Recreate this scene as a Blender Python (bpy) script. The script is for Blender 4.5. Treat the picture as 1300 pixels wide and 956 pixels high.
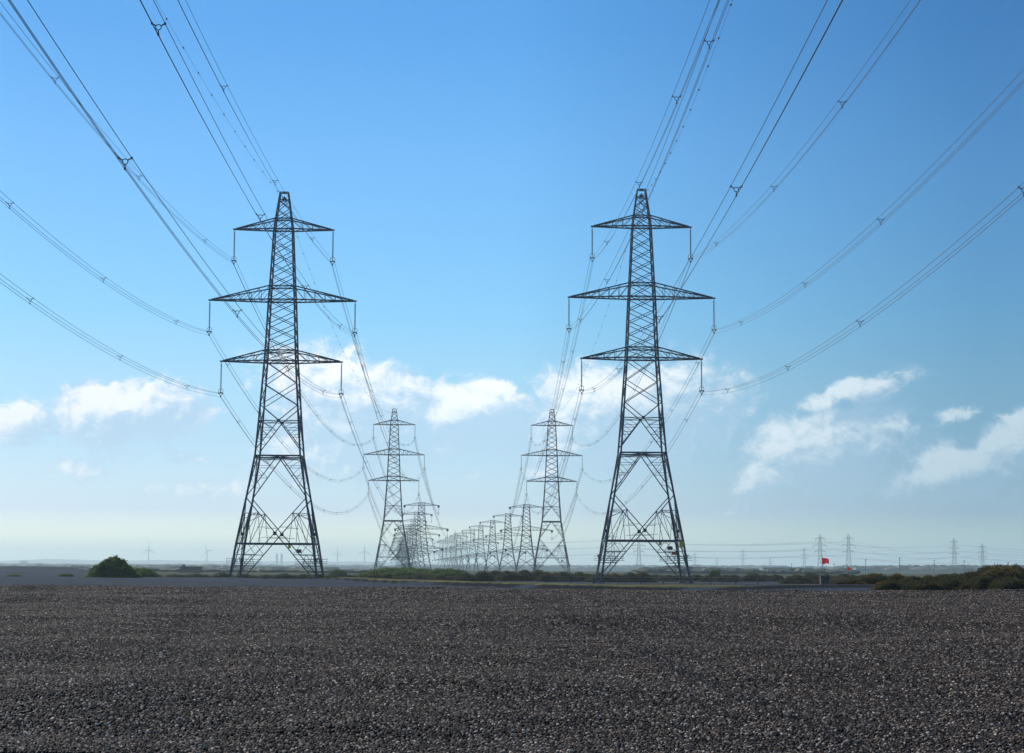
import bpy, bmesh, math, random
import numpy as np
from mathutils import Vector, Matrix, noise
R = math.radians
random.seed(7); rng = np.random.default_rng(7)
for o in list(bpy.data.objects): bpy.data.objects.remove(o)
scn = bpy.context.scene
COL = scn.collection

# ------------------------------------------------------------------ camera
F = 2569.0; EYE = 1.75
PITCH = math.atan(289/F); ROLL = R(0.30)
cam = bpy.data.cameras.new("camera"); co = bpy.data.objects.new("camera", cam); COL.objects.link(co)
cam.sensor_width = 36; cam.lens = F/1300*36; cam.shift_y = -45/1300
cam.clip_start = 0.5; cam.clip_end = 60000
fwd = Vector((0, math.cos(PITCH), math.sin(PITCH)))
rt0 = Vector((1, 0, 0)); up0 = Vector((0, -math.sin(PITCH), math.cos(PITCH)))
c_, s_ = math.cos(ROLL), math.sin(ROLL)
rt = rt0*c_ + up0*s_; up = up0*c_ - rt0*s_          # scene leans clockwise
m = Matrix((rt, up, -fwd)).transposed().to_4x4(); m.translation = (0, 0, EYE)
co.matrix_world = m
scn.camera = co

def at(px, py, Y):
    a = px-650; b = py-433
    x = c_*a + s_*b; y = -s_*a + c_*b
    r = fwd + rt0*(x/F) - up0*(y/F)
    r = r*(Y/r.y); return Vector((r.x, r.y, r.z+EYE))

# ------------------------------------------------------------------ sky, sun, exposure
SUN_EL, SUN_AZ = 38.0, -46.0      # azimuth measured from +Y (view direction), negative = left
w = bpy.data.worlds.new("World"); scn.world = w; w.use_nodes = True
nt = w.node_tree; N = nt.nodes; L = nt.links
N.clear()
out = N.new('ShaderNodeOutputWorld'); bg = N.new('ShaderNodeBackground'); L.new(bg.outputs[0], out.inputs[0])
sky = N.new('ShaderNodeTexSky'); sky.sky_type = 'NISHITA'; sky.sun_disc = False
sky.sun_elevation = R(SUN_EL); sky.sun_rotation = R(SUN_AZ)
sky.air_density = 1.0; sky.dust_density = 0.6; sky.ozone_density = 1.0; sky.altitude = 0
SKY_STRENGTH = 0.10
bg.inputs[1].default_value = SKY_STRENGTH

def M(op, a, b=None, c=None, clamp=False):
    n = N.new('ShaderNodeMath'); n.operation = op; n.use_clamp = clamp
    for i, v in enumerate((a, b, c)):
        if v is None: continue
        if isinstance(v, (int, float)): n.inputs[i].default_value = v
        else: L.new(v, n.inputs[i])
    return n.outputs[0]
tc = N.new('ShaderNodeTexCoord'); sep = N.new('ShaderNodeSeparateXYZ'); L.new(tc.outputs['Generated'], sep.inputs[0])
X_, Y_, Z_ = sep.outputs
DEG = 180/math.pi
az = M('MULTIPLY', M('ARCTAN2', X_, Y_), DEG)
el = M('MULTIPLY', M('ARCSINE', Z_), DEG)
def noise_at(scale, detail, rough, off=(0, 0, 0), zs=1.6, dist=0.0):
    mp = N.new('ShaderNodeMapping'); L.new(tc.outputs['Generated'], mp.inputs[0])
    mp.inputs['Scale'].default_value = (1, 1, zs); mp.inputs['Location'].default_value = off
    n = N.new('ShaderNodeTexNoise'); L.new(mp.outputs[0], n.inputs['Vector'])
    n.inputs['Scale'].default_value = scale; n.inputs['Detail'].default_value = detail; n.inputs['Roughness'].default_value = rough
    n.inputs['Distortion'].default_value = dist
    return n.outputs[0]
# wobble the angles a little so that cloud outlines are irregular
wb1 = M('MULTIPLY', M('SUBTRACT', noise_at(9, 3, .5), .5), 2.2)
wb2 = M('MULTIPLY', M('SUBTRACT', noise_at(9, 3, .5, (3, 1, 7)), .5), 1.4)
azw = M('ADD', az, wb1); elw = M('ADD', el, wb2)
def sky_deg(px, py):
    p = at(px, py, 100); d = Vector((p.x, p.y, p.z-EYE)).normalized()
    return math.atan2(d.x, d.y)*DEG, math.asin(d.z)*DEG
# centre px, half sizes px, tilt deg, strength
CLOUDS = [(455,512,96,58,-6,1.2),(505,500,52,28,6,.95),(440,480,46,30,0,.95),(395,560,70,35,0,.7),
          (590,522,84,38,6,1.1),(622,496,50,18,0,.85),(545,535,40,26,0,.8),(560,560,70,25,0,.6),(660,505,45,20,0,.7),
          (800,505,115,52,0,1.15),(735,515,55,40,0,.9),(720,540,75,38,0,.8),(880,500,30,14,0,.5),(860,560,60,30,0,.5),
          (165,522,85,32,3,1.05),(95,535,30,12,0,.6),(15,530,42,26,0,1.0),
          (75,592,75,16,0,.55),(250,618,75,14,6,.5),(240,578,28,9,0,.55),(595,602,32,9,0,.55),(470,560,60,22,10,.7),(700,580,60,20,0,.6),(930,640,60,10,4,.4),
          (1090,490,48,14,12,.85),(1050,508,30,12,10,.7),(1045,562,84,40,6,1.1),(1070,535,44,24,0,.9),(975,598,50,20,8,.85),(1015,560,40,26,0,.8),(950,598,50,20,30,.75),(1140,538,30,9,0,.55),
          (1220,524,22,9,6,.55),(1140,603,45,20,10,.7),(1235,585,70,26,8,.95),(1285,562,44,28,0,1.0),(1290,545,30,20,0,.8),(1290,610,35,18,0,.4)]
def cloud_mask(azw, elw):
    mask = None
    for (cx, cy, rx, ry, tl, st) in CLOUDS:
        a0, e0 = sky_deg(cx, cy); k = 57.2958/F
        sx, sy = rx*k*1.2, ry*k*1.45
        da = M('SUBTRACT', azw, a0); de = M('SUBTRACT', elw, e0)
        ct, st_ = math.cos(R(tl)), math.sin(R(tl))
        u = M('ADD', M('MULTIPLY', da, ct/sx), M('MULTIPLY', de, st_/sx))
        v = M('ADD', M('MULTIPLY', da, -st_/sy), M('MULTIPLY', de, ct/sy))
        vt = M('MULTIPLY', M('MAXIMUM', v, 0.), 1.45); vb = M('MULTIPLY', M('MINIMUM', v, 0.), .85)   # crisp top, long soft base
        r2 = M('ADD', M('MULTIPLY', u, u), M('ADD', M('MULTIPLY', vt, vt), M('MULTIPLY', vb, vb)))
        g = M('MULTIPLY', M('EXPONENT', M('MULTIPLY', r2, -1.1)), st)
        mask = g if mask is None else M('MAXIMUM', mask, g)
    return mask
mask = cloud_mask(azw, elw)
mask_s = cloud_mask(M('ADD', azw, -.35), M('ADD', elw, .55))      # the same cloud a little towards the sun
def density(off):
    n1 = noise_at(26, 4, .5, off, 1.15, .2)
    n2 = noise_at(75, 14, .68, off, 1.2, .5)
    return M('ADD', M('MULTIPLY', M('SUBTRACT', n1, .5), 1.5), M('MULTIPLY', M('SUBTRACT', n2, .5), 1.55))
d0 = density((0, 0, 0))
d1 = density((.0025, 0, -.0045))
dens = M('ADD', mask, d0); dens_s = M('ADD', mask_s, d1)
def mr(v, a, b, lo=0., hi=1.):
    n = N.new('ShaderNodeMapRange'); n.interpolation_type = 'SMOOTHSTEP'; L.new(v, n.inputs[0])
    for i, q in enumerate((a, b, lo, hi)): n.inputs[i+1].default_value = q
    return n.outputs[0]
light = mr(M('SUBTRACT', dens, dens_s), -.22, .62)
alpha = M('MULTIPLY', M('MULTIPLY', mr(dens, .16, .66), mr(mask, .03, .26)), M('MULTIPLY_ADD', light, .28, .72))
# bright where the cloud thins out towards the sun
hz = mr(el, 0, 7)                                        # lowest clouds sink into the milky air
def rgbmix(f, a, b):
    n = N.new('ShaderNodeMix'); n.data_type = 'RGBA'
    if isinstance(f, float): n.inputs[0].default_value = f
    else: L.new(f, n.inputs[0])
    for i, q in ((6, a), (7, b)):
        if isinstance(q, tuple): n.inputs[i].default_value = (*q, 1)
        else: L.new(q, n.inputs[i])
    return n.outputs[2]
cl = rgbmix(light, (5.3, 7.3, 9.4), (11.2, 11.6, 11.9))
def wramp(v, a, b_, els):
    n = N.new('ShaderNodeMapRange'); L.new(v, n.inputs[0]); n.inputs[1].default_value = a; n.inputs[2].default_value = b_
    r = N.new('ShaderNodeValToRGB'); L.new(n.outputs[0], r.inputs[0])
    while len(r.color_ramp.elements) < len(els): r.color_ramp.elements.new(.5)
    for e, (p, c) in zip(r.color_ramp.elements, els): e.position = (p-a)/(b_-a); e.color = (*[q/4 for q in c], 1)
    m_ = N.new('ShaderNodeVectorMath'); m_.operation = 'SCALE'; L.new(r.outputs[0], m_.inputs[0]); m_.inputs['Scale'].default_value = 4
    return m_.outputs[0]
def vmul(a, b_):
    m_ = N.new('ShaderNodeVectorMath'); m_.operation = 'MULTIPLY'; L.new(a, m_.inputs[0]); L.new(b_, m_.inputs[1]); return m_.outputs[0]
# colour of this day's air (clear maritime blue) and its fall-off away from the sun
EL_T = [(0.9,(1.22,1.48,1.72)),(1.6,(0.81,1.045,1.66)),(2.2,(0.76,1.025,1.52)),(3.7,(0.661,0.963,1.353)),(5.4,(0.631,0.985,1.290)),(7.2,(0.513,0.973,1.325)),(11.65,(0.428,0.916,1.333)),(15.2,(0.307,0.816,1.271))]
AZ_T = [(-13,(0.932,0.902,0.919)),(0,(1,1,1)),(13,(0.484,0.609,0.677))]
azt = wramp(az, -40, 40, AZ_T)
skyc = vmul(vmul(sky.outputs[0], wramp(el, 0, 20, EL_T)), azt)
azc = rgbmix(.85, (1., 1., 1.), azt)
cl = vmul(cl, azc)
alpha = M('MULTIPLY', alpha, M('ADD', M('MULTIPLY', hz, .40), .60))
fin = rgbmix(alpha, skyc, cl)
L.new(fin, bg.inputs[0])

sl = bpy.data.lights.new("sun", 'SUN'); so = bpy.data.objects.new("sun", sl); COL.objects.link(so)
sl.energy = 4.8; sl.angle = R(0.53); sl.color = (1, .93, .82)
sdv = Vector((math.sin(R(SUN_AZ))*math.cos(R(SUN_EL)), math.cos(R(SUN_AZ))*math.cos(R(SUN_EL)), math.sin(R(SUN_EL))))
so.rotation_euler = sdv.to_track_quat('Z', 'Y').to_euler(); so.location = (-50, 20, 60)
scn.view_settings.view_transform = 'Standard'; scn.view_settings.look = 'None'
scn.view_settings.gamma = 1; scn.view_settings.exposure = 0.0
scn.cycles.volume_bounces = 1; scn.cycles.max_bounces = 5

# ------------------------------------------------------------------ materials
def mat(name, rgb, rough=.7, metal=0., spec=.5, var=None, vscale=3., bump=None, trans=0.):
    m = bpy.data.materials.new(name); m.use_nodes = True
    t = m.node_tree; b = t.nodes['Principled BSDF']
    b.inputs['Roughness'].default_value = rough; b.inputs['Metallic'].default_value = metal
    b.inputs['Specular IOR Level'].default_value = spec
    b.inputs['Base Color'].default_value = (*rgb, 1)
    if var:
        g = t.nodes.new('ShaderNodeNewGeometry'); n = t.nodes.new('ShaderNodeTexNoise'); n.inputs['Scale'].default_value = vscale
        n.inputs['Detail'].default_value = 5
        t.links.new(g.outputs['Position'], n.inputs['Vector'])
        r = t.nodes.new('ShaderNodeValToRGB'); t.links.new(n.outputs[0], r.inputs[0])
        r.color_ramp.elements[0].position = .35; r.color_ramp.elements[1].position = .65
        r.color_ramp.elements[0].color = (*rgb, 1); r.color_ramp.elements[1].color = (*var, 1)
        t.links.new(r.outputs[0], b.inputs['Base Color'])
    return m
MT = dict(
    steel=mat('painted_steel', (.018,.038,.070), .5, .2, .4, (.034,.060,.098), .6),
    wire=mat('aluminium_wire', (.20,.19,.19), .42, .7),
    clamp=mat('dark_clamp', (.025,.028,.04), .5, .3),
    glass=mat('insulator_glass', (.20,.30,.27), .25, 0., .6, (.28,.36,.32), 6),
    concrete=mat('concrete', (.07,.07,.07), .9, var=(.13,.125,.12)),
    wood=mat('weathered_wood', (.07,.06,.05), .9, var=(.13,.11,.09)),
    yellow=mat('yellow_enamel', (.8,.5,.03), .4),
    red=mat('red_cloth', (.75,.03,.04), .8, var=(.6,.02,.03)),
    redsign=mat('red_enamel', (.7,.08,.06), .4),
    white=mat('white_paint', (.78,.78,.78), .5),
    brick=mat('brown_brick', (.16,.09,.07), .9, var=(.22,.13,.10)),
    roofd=mat('dark_roof', (.06,.05,.05), .9, var=(.10,.08,.07)),
    window=mat('window_glass', (.03,.04,.05), .1),
    cream=mat('pale_render', (.5,.5,.47), .8, var=(.42,.42,.4)),
    shed=mat('grey_cladding', (.20,.24,.28), .6, var=(.26,.3,.34)),
)

def leaf_mat(name, cols, scale, trans=.42):
    m = bpy.data.materials.new(name); m.use_nodes = True
    t = m.node_tree; b = t.nodes['Principled BSDF']; b.inputs['Roughness'].default_value = .65
    b.inputs['Specular IOR Level'].default_value = .3
    g = t.nodes.new('ShaderNodeNewGeometry')
    n = t.nodes.new('ShaderNodeTexNoise'); n.inputs['Scale'].default_value = scale; n.inputs['Detail'].default_value = 4
    t.links.new(g.outputs['Position'], n.inputs['Vector'])
    ad = t.nodes.new('ShaderNodeMath'); ad.operation = 'MULTIPLY_ADD'
    t.links.new(g.outputs['Random Per Island'], ad.inputs[0]); ad.inputs[1].default_value = .45; 
    sb = t.nodes.new('ShaderNodeMath'); sb.operation = 'SUBTRACT'; t.links.new(n.outputs[0], sb.inputs[0]); sb.inputs[1].default_value = .22
    t.links.new(sb.outputs[0], ad.inputs[2])
    r = t.nodes.new('ShaderNodeValToRGB'); t.links.new(ad.outputs[0], r.inputs[0])
    while len(r.color_ramp.elements) < len(cols): r.color_ramp.elements.new(.5)
    for e, (p, c) in zip(r.color_ramp.elements, cols): e.position = p; e.color = (*c, 1)
    t.links.new(r.outputs[0], b.inputs['Base Color'])
    o = t.nodes['Material Output']; tr = t.nodes.new('ShaderNodeBsdfTranslucent'); t.links.new(r.outputs[0], tr.inputs[0])
    mx = t.nodes.new('ShaderNodeMixShader'); mx.inputs[0].default_value = trans
    t.links.new(b.outputs[0], mx.inputs[1]); t.links.new(tr.outputs[0], mx.inputs[2]); t.links.new(mx.outputs[0], o.inputs[0])
    return m
MT['leaf'] = leaf_mat('green_leaves', [(.2,(.028,.07,.012)),(.5,(.075,.145,.020)),(.8,(.18,.25,.035))], .9)
MT['gorse'] = leaf_mat('gorse_leaves', [(.2,(.020,.030,.010)),(.48,(.05,.056,.016)),(.68,(.10,.075,.022)),(.92,(.30,.18,.03))], .8)
MT['dune'] = leaf_mat('olive_leaves', [(.2,(.05,.055,.02)),(.55,(.10,.10,.035)),(.8,(.30,.24,.05))], 1.2)
MT['yellowbloom'] = leaf_mat('yellow_blossom', [(.2,(.07,.07,.02)),(.5,(.24,.17,.03)),(.8,(.5,.32,.03))], 2)
MT['wood_far'] = leaf_mat('far_foliage', [(.25,(.015,.028,.012)),(.55,(.03,.045,.02)),(.8,(.05,.06,.03))], .02, .1)
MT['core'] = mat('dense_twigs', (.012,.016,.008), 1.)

# ------------------------------------------------------------------ object helpers
def tag(o, label=None, cat=None, group=None, kind=None):
    if label: o['label'] = label
    if cat: o['category'] = cat
    if group: o['group'] = group
    if kind: o['kind'] = kind
    return o
def empty(name, loc=(0,0,0), rz=0.):
    o = bpy.data.objects.new(name, None); COL.objects.link(o); o.location = loc; o.rotation_euler = (0,0,rz)
    o.empty_display_size = .5
    return o
def link_obj(name, me, parent=None, loc=None):
    o = bpy.data.objects.new(name, me); COL.objects.link(o)
    if parent: o.parent = parent
    if loc is not None: o.location = loc
    return o
class MB:
    """collects bars, boxes, tubes -> one mesh"""
    def __init__(s): s.v = []; s.f = []; s.mi = []; s.cur = 0
    def face(s, idx): s.f.append(idx); s.mi.append(s.cur)
    def bar(s, a, b, t=.1, t2=None):
        a = Vector(a); b = Vector(b); d = b-a
        if d.length < 1e-6: return
        d.normalize(); h = Vector((0,0,1)) if abs(d.z) < .9 else Vector((0,1,0))
        u = d.cross(h).normalized()*(t/2); v = d.cross(u).normalized()*((t2 or t)/2)
        n = len(s.v)
        for p in (a, b):
            for q in (u+v, -u+v, -u-v, u-v): s.v.append(p+q)
        for i in range(4): s.face((n+i, n+(i+1)%4, n+4+(i+1)%4, n+4+i))
        s.face((n+3, n+2, n+1, n)); s.face((n+4, n+5, n+6, n+7))
    def box(s, c, d):
        c = Vector(c); n = len(s.v); x, y, z = d[0]/2, d[1]/2, d[2]/2
        for q in ((-x,-y,-z),(x,-y,-z),(x,y,-z),(-x,y,-z),(-x,-y,z),(x,-y,z),(x,y,z),(-x,y,z)): s.v.append(c+Vector(q))
        for f in ((0,3,2,1),(4,5,6,7),(0,1,5,4),(1,2,6,5),(2,3,7,6),(3,0,4,7)): s.face(tuple(n+i for i in f))
    def tube(s, pts, r, k=6, close=False):
        pts = [Vector(p) for p in pts]; n0 = len(s.v); m_ = len(pts)
        rr = r if isinstance(r, (list, tuple)) else [r]*m_
        for i, p in enumerate(pts):
            if close: d = pts[(i+1) % m_]-pts[i-1]
            else: d = pts[min(i+1, m_-1)]-pts[max(i-1, 0)]
            d.normalize(); h = Vector((0,0,1)) if abs(d.z) < .95 else Vector((0,1,0))
            u = d.cross(h).normalized(); v = d.cross(u).normalized()
            for j in range(k):
                a = 2*math.pi*j/k; s.v.append(p+(u*math.cos(a)+v*math.sin(a))*rr[i])
        for i in range(m_ if close else m_-1):
            i2 = (i+1) % m_
            for j in range(k): s.face((n0+i*k+j, n0+i2*k+j, n0+i2*k+(j+1)%k, n0+i*k+(j+1)%k))
        if not close:
            s.face(tuple(n0+j for j in range(k))[::-1]); s.face(tuple(n0+(m_-1)*k+j for j in range(k)))
    def mesh(s, name, *mats, smooth=False):
        me = bpy.data.meshes.new(name); me.from_pydata([tuple(p) for p in s.v], [], s.f)
        for m_ in mats: me.materials.append(m_)
        if len(mats) > 1:
            me.polygons.foreach_set('material_index', s.mi)
        if smooth: me.polygons.foreach_set('use_smooth', [True]*len(me.polygons))
        me.update(); return me
    def build(s, name, m_, parent=None, smooth=False):
        return link_obj(name, s.mesh(name, m_, smooth=smooth), parent)
def copy_tree(o, parent=None):
    c = o.copy(); COL.objects.link(c)
    if parent: c.parent = parent
    for ch in list(o.children): copy_tree(ch, c)
    return c

# ------------------------------------------------------------------ terrain
def sm(t): t = min(1, max(0, t)); return t*t*(3-2*t)
def interp(x, tab):
    if x <= tab[0][0]: return tab[0][1]
    for (a, p), (b, q) in zip(tab, tab[1:]):
        if x <= b: return p+(q-p)*(x-a)/(b-a)
    return tab[-1][1]
def lerp_(a, b, t): return a+(b-a)*t
def fb(x, y, s, o=0.): return noise.noise(Vector((x/s, y/s, o)))
EDGE = [(-60,236),(-30,228),(-17,196),(-8,150),(0,124),(6,108),(12,98),(26,90),(60,84)]
def gz(X, Y):
    crest = 56+2.5*fb(X, 0, 14, 3.)
    z = 0.
    if Y < crest:
        near = (1.17+.07*fb(X, 3., 9, 7.)+.03*fb(X, 5., 2.5, 9.))*max(0, (Y-14)/(crest-14))
        near += .13*fb(X*.7, Y*1.1, 7, 1.)*sm((crest-Y)/5)+.06*fb(X*.8, Y*1.15, 2.6, 2.)+.02*fb(X*.8, Y*1.1, 1.1, 5.)
        z = near
    else:
        e = interp(X, EDGE)+1.5*fb(X, 0, 9, 8.)
        rgt = sm((X-6)/10); lft = sm((-14-X)/8)
        plat = .60+.05*fb(X, Y, 14, 4.)+.03*fb(X, Y, 5, 4.)+.36*rgt*sm((Y-62)/(e-62))
        step = .26*sm((Y-e+1.5)/3.5)*(1-lft)*(1-.6*rgt)
        k = sm((Y-e-lerp_(lerp_(9, 3, rgt), 0, lft))/lerp_(lerp_(62, 26, rgt), 6, lft))
        base = (plat+step)*(1-k)+.05*fb(X, Y, 25, 6.)*sm((Y-e)/20)
        c = sm((Y-crest)/9)
        z = (1.17+.07*fb(X, 3., 9, 7.)+.03*fb(X, 5., 2.5, 9.)+.075*fb(X*.6, Y*1.8, 2.4, 2.))*(1-c)+base*c
    z += 1.80*math.exp(-((X+104)/13)**4-((Y-440)/26)**2)
    z += .95*math.exp(-((X+84)/16)**2-((Y-335)/22)**2)
    return z
rows = list(np.arange(-30, 12, 3.))+list(np.arange(12, 76, .35))+list(np.arange(76, 260, 1.1))
y_ = 262.
while y_ < 13000: rows.append(y_); y_ *= 1.03
rows.append(13000)
NC = 340; verts = []; 
for Y in rows:
    half = 34+.95*max(0, Y)
    for j in range(NC+1):
        u = j/NC*2-1; u = .75*u+.25*u**3
        X = u*half; verts.append((X, Y, gz(X, Y)))
faces = [(i*(NC+1)+j, i*(NC+1)+j+1, (i+1)*(NC+1)+j+1, (i+1)*(NC+1)+j) for i in range(len(rows)-1) for j in range(NC)]
gm = bpy.data.meshes.new('ground'); gm.from_pydata(verts, [], faces); gm.polygons.foreach_set('use_smooth', [True]*len(faces))
# signed distance to the plateau edge, read by the ground material for its turf and the painted shade on its bank
gatt = gm.attributes.new('edge_distance', 'FLOAT', 'POINT')
gatt.data.foreach_set('value', [Y-interp(X, EDGE)-1.5*fb(X, 0, 9, 8.) for (X, Y, Z) in verts])
# ground material: shingle near, shingle/grass mosaic beyond the bank, marsh grass far off
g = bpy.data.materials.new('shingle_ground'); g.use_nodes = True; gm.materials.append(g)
t = g.node_tree; b = t.nodes['Principled BSDF']; b.inputs['Roughness'].default_value = .95; b.inputs['Specular IOR Level'].default_value = .06
gn = t.nodes.new('ShaderNodeNewGeometry'); gs = t.nodes.new('ShaderNodeSeparateXYZ'); t.links.new(gn.outputs['Position'], gs.inputs[0])
def gM(op, a, b_=None, c=None, clamp=False):
    n = t.nodes.new('ShaderNodeMath'); n.operation = op; n.use_clamp = clamp
    for i, v in enumerate((a, b_, c)):
        if v is None: continue
        if isinstance(v, (int, float)): n.inputs[i].default_value = v
        else: t.links.new(v, n.inputs[i])
    return n.outputs[0]
def gnoise(scale, det=4, sc=(1,1,1), loc=(0,0,0)):
    mp = t.nodes.new('ShaderNodeMapping'); t.links.new(gn.outputs['Position'], mp.inputs[0]); mp.inputs['Scale'].default_value = sc; mp.inputs['Location'].default_value = loc
    n = t.nodes.new('ShaderNodeTexNoise'); n.inputs['Scale'].default_value = scale; n.inputs['Detail'].default_value = det
    t.links.new(mp.outputs[0], n.inputs['Vector']); return n.outputs[0]
def gramp(v, els):
    r = t.nodes.new('ShaderNodeValToRGB'); t.links.new(v, r.inputs[0])
    while len(r.color_ramp.elements) < len(els): r.color_ramp.elements.new(.5)
    for e, (p, c) in zip(r.color_ramp.elements, els): e.position = p; e.color = (*c, 1)
    return r.outputs[0]
def gmix(f, a, b_, mode='MIX'):
    n = t.nodes.new('ShaderNodeMix'); n.data_type = 'RGBA'; n.blend_type = mode
    if isinstance(f, (int, float)): n.inputs[0].default_value = f
    else: t.links.new(f, n.inputs[0])
    for i, q in ((6, a), (7, b_)):
        if isinstance(q, tuple): n.inputs[i].default_value = (*q, 1)
        else: t.links.new(q, n.inputs[i])
    return n.outputs[2]
vor = t.nodes.new('ShaderNodeTexVoronoi'); vor.inputs['Scale'].default_value = 22; t.links.new(gn.outputs['Position'], vor.inputs['Vector'])
vs = t.nodes.new('ShaderNodeSeparateColor'); t.links.new(vor.outputs['Color'], vs.inputs[0])
peb = gramp(vs.outputs[0], [(0,(.008,.011,.018)),(.4,(.022,.032,.050)),(.7,(.045,.058,.080)),(1,(.16,.16,.165))])
vor2 = t.nodes.new('ShaderNodeTexVoronoi'); vor2.inputs['Scale'].default_value = 5.5; t.links.new(gn.outputs['Position'], vor2.inputs['Vector'])
vs2 = t.nodes.new('ShaderNodeSeparateColor'); t.links.new(vor2.outputs['Color'], vs2.inputs[0])
peb = gmix(.5, peb, gramp(vs2.outputs[1], [(0,(.004,.007,.013)),(.6,(.024,.036,.060)),(1,(.17,.18,.19))]))
peb = gmix(.55, peb, gramp(gnoise(.35, 6, (.35,1,1)), [(.3,(.012,.020,.036)),(.7,(.045,.06,.088))]))
grass = gramp(gnoise(.5, 5), [(.3,(.035,.042,.018)),(.5,(.085,.085,.028)),(.7,(.19,.165,.055))])
marsh = gramp(gnoise(.02, 5), [(.35,(.025,.034,.018)),(.55,(.06,.062,.028)),(.75,(.035,.048,.02))])
X, Y, Z = gs.outputs
def gsm(v, a, b_):
    n = t.nodes.new('ShaderNodeMapRange'); n.interpolation_type = 'SMOOTHSTEP'; t.links.new(v, n.inputs[0])
    n.inputs[1].default_value = a; n.inputs[2].default_value = b_; return n.outputs[0]
ga = t.nodes.new('ShaderNodeAttribute'); ga.attribute_type = 'GEOMETRY'; ga.attribute_name = 'edge_distance'
D = ga.outputs['Fac']
strip = gM('MULTIPLY', gM('MULTIPLY', gsm(D, .8, 2.2), gsm(D, 52, 26)), gM('MULTIPLY', gsm(X, -24, -18), gsm(X, 17, 9)))
strip = gsm(gM('ADD', strip, gM('MULTIPLY', gM('SUBTRACT', gnoise(.3, 5, (.5,1,1)), .5), 1.5)), .45, .75)
patch = gM('MULTIPLY', gsm(gnoise(.11, 5, (.35,1,1)), .5, .6), gsm(Y, 150, 170))
patch = gM('MULTIPLY', patch, gM('MULTIPLY', gsm(Z, .3, .1), .8))
gmask = gM('MAXIMUM', strip, patch)
col = gmix(gmask, peb, grass)
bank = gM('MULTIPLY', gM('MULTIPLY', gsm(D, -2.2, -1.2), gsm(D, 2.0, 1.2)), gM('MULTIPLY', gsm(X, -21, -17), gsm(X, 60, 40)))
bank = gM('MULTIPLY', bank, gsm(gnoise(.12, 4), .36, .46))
col = gmix(bank, col, (.008, .009, .010))  # near-black strip: shade of the viewer-facing bank painted into the colour
col = gmix(gsm(Y, 66, 58), col, gramp(gnoise(9, 5), [(.35,(.008,.008,.008)),(.65,(.035,.028,.024))]))
far = gM('MULTIPLY', gsm(Y, 300, 420), gsm(Z, .5, .3))
col = gmix(far, col, marsh)
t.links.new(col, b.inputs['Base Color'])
bp = t.nodes.new('ShaderNodeBump'); bp.inputs['Strength'].default_value = .9; bp.inputs['Distance'].default_value = .04
t.links.new(gM('ADD', gM('MULTIPLY', vor.outputs['Distance'], -1.), gM('MULTIPLY', vor2.outputs['Distance'], -2.)), bp.inputs['Height'])
t.links.new(bp.outputs[0], b.inputs['Normal'])
go = link_obj('ground', gm); tag(go, kind='structure')

# loose pebbles on the near bank (uncountable -> stuff), instanced on a patch that follows the ground
py_ = list(np.arange(17.6, 62.5, .35)); NJ = 110; pv = []
for Y in py_:
    h = 3.0+.275*Y
    for j in range(NJ+1): X = (j/NJ*2-1)*h; pv.append((X, Y, gz(X, Y)+.012))
pf = [(i*(NJ+1)+j, i*(NJ+1)+j+1, (i+1)*(NJ+1)+j+1, (i+1)*(NJ+1)+j) for i in range(len(py_)-1) for j in range(NJ)]
pm = bpy.data.meshes.new('shingle_pebbles'); pm.from_pydata(pv, [], pf)
pmat = bpy.data.materials.new('flint_pebble'); pmat.use_nodes = True
t = pmat.node_tree; b = t.nodes['Principled BSDF']; b.inputs['Roughness'].default_value = .7; b.inputs['Specular IOR Level'].default_value = .14
oi = t.nodes.new('ShaderNodeObjectInfo')
pcol = gramp(oi.outputs['Random'], [(0,(.003,.003,.003)),(.42,(.009,.008,.008)),(.58,(.034,.024,.019)),(.74,(.10,.064,.040)),(.86,(.18,.13,.092)),(.95,(.34,.26,.20)),(1,(.70,.60,.50))])
t.links.new(pcol, b.inputs['Base Color'])
pm.materials.append(pmat)
po = link_obj('shingle_pebbles', pm); tag(po, 'brown and grey flint pebbles covering the near shingle bank', 'shingle', kind='stuff')
ng = bpy.data.node_groups.new('scatter_pebbles', 'GeometryNodeTree')
ng.interface.new_socket('Geometry', in_out='INPUT', socket_type='NodeSocketGeometry')
ng.interface.new_socket('Geometry', in_out='OUTPUT', socket_type='NodeSocketGeometry')
gi = ng.nodes.new('NodeGroupInput'); go_ = ng.nodes.new('NodeGroupOutput')
dp = ng.nodes.new('GeometryNodeDistributePointsOnFaces'); dp.inputs['Density'].default_value = 780
ico = ng.nodes.new('GeometryNodeMeshIcoSphere'); ico.inputs['Radius'].default_value = 1; ico.inputs['Subdivisions'].default_value = 2
sms = ng.nodes.new('GeometryNodeSetShadeSmooth')
sma = ng.nodes.new('GeometryNodeSetMaterial'); sma.inputs['Material'].default_value = pmat
inst = ng.nodes.new('GeometryNodeInstanceOnPoints')
rv = ng.nodes.new('FunctionNodeRandomValue'); rv.data_type = 'FLOAT_VECTOR'
rv.inputs[0].default_value = (.010,.009,.008); rv.inputs[1].default_value = (.028,.024,.022)
rr = ng.nodes.new('FunctionNodeRandomValue'); rr.data_type = 'FLOAT_VECTOR'
rr.inputs[0].default_value = (-.7,-.7,0); rr.inputs[1].default_value = (.7,.7,6.28); rr.inputs['Seed'].default_value = 3
l = ng.links.new
l(gi.outputs[0], dp.inputs['Mesh']); l(dp.outputs['Points'], inst.inputs['Points'])
l(ico.outputs[0], sms.inputs[0]); l(sms.outputs[0], sma.inputs[0]); l(sma.outputs[0], inst.inputs['Instance'])
l(rv.outputs[0], inst.inputs['Scale']); l(rr.outputs[0], inst.inputs['Rotation']); l(inst.outputs[0], go_.inputs[0])
mod = po.modifiers.new('scatter', 'NODES'); mod.node_group = ng

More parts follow.
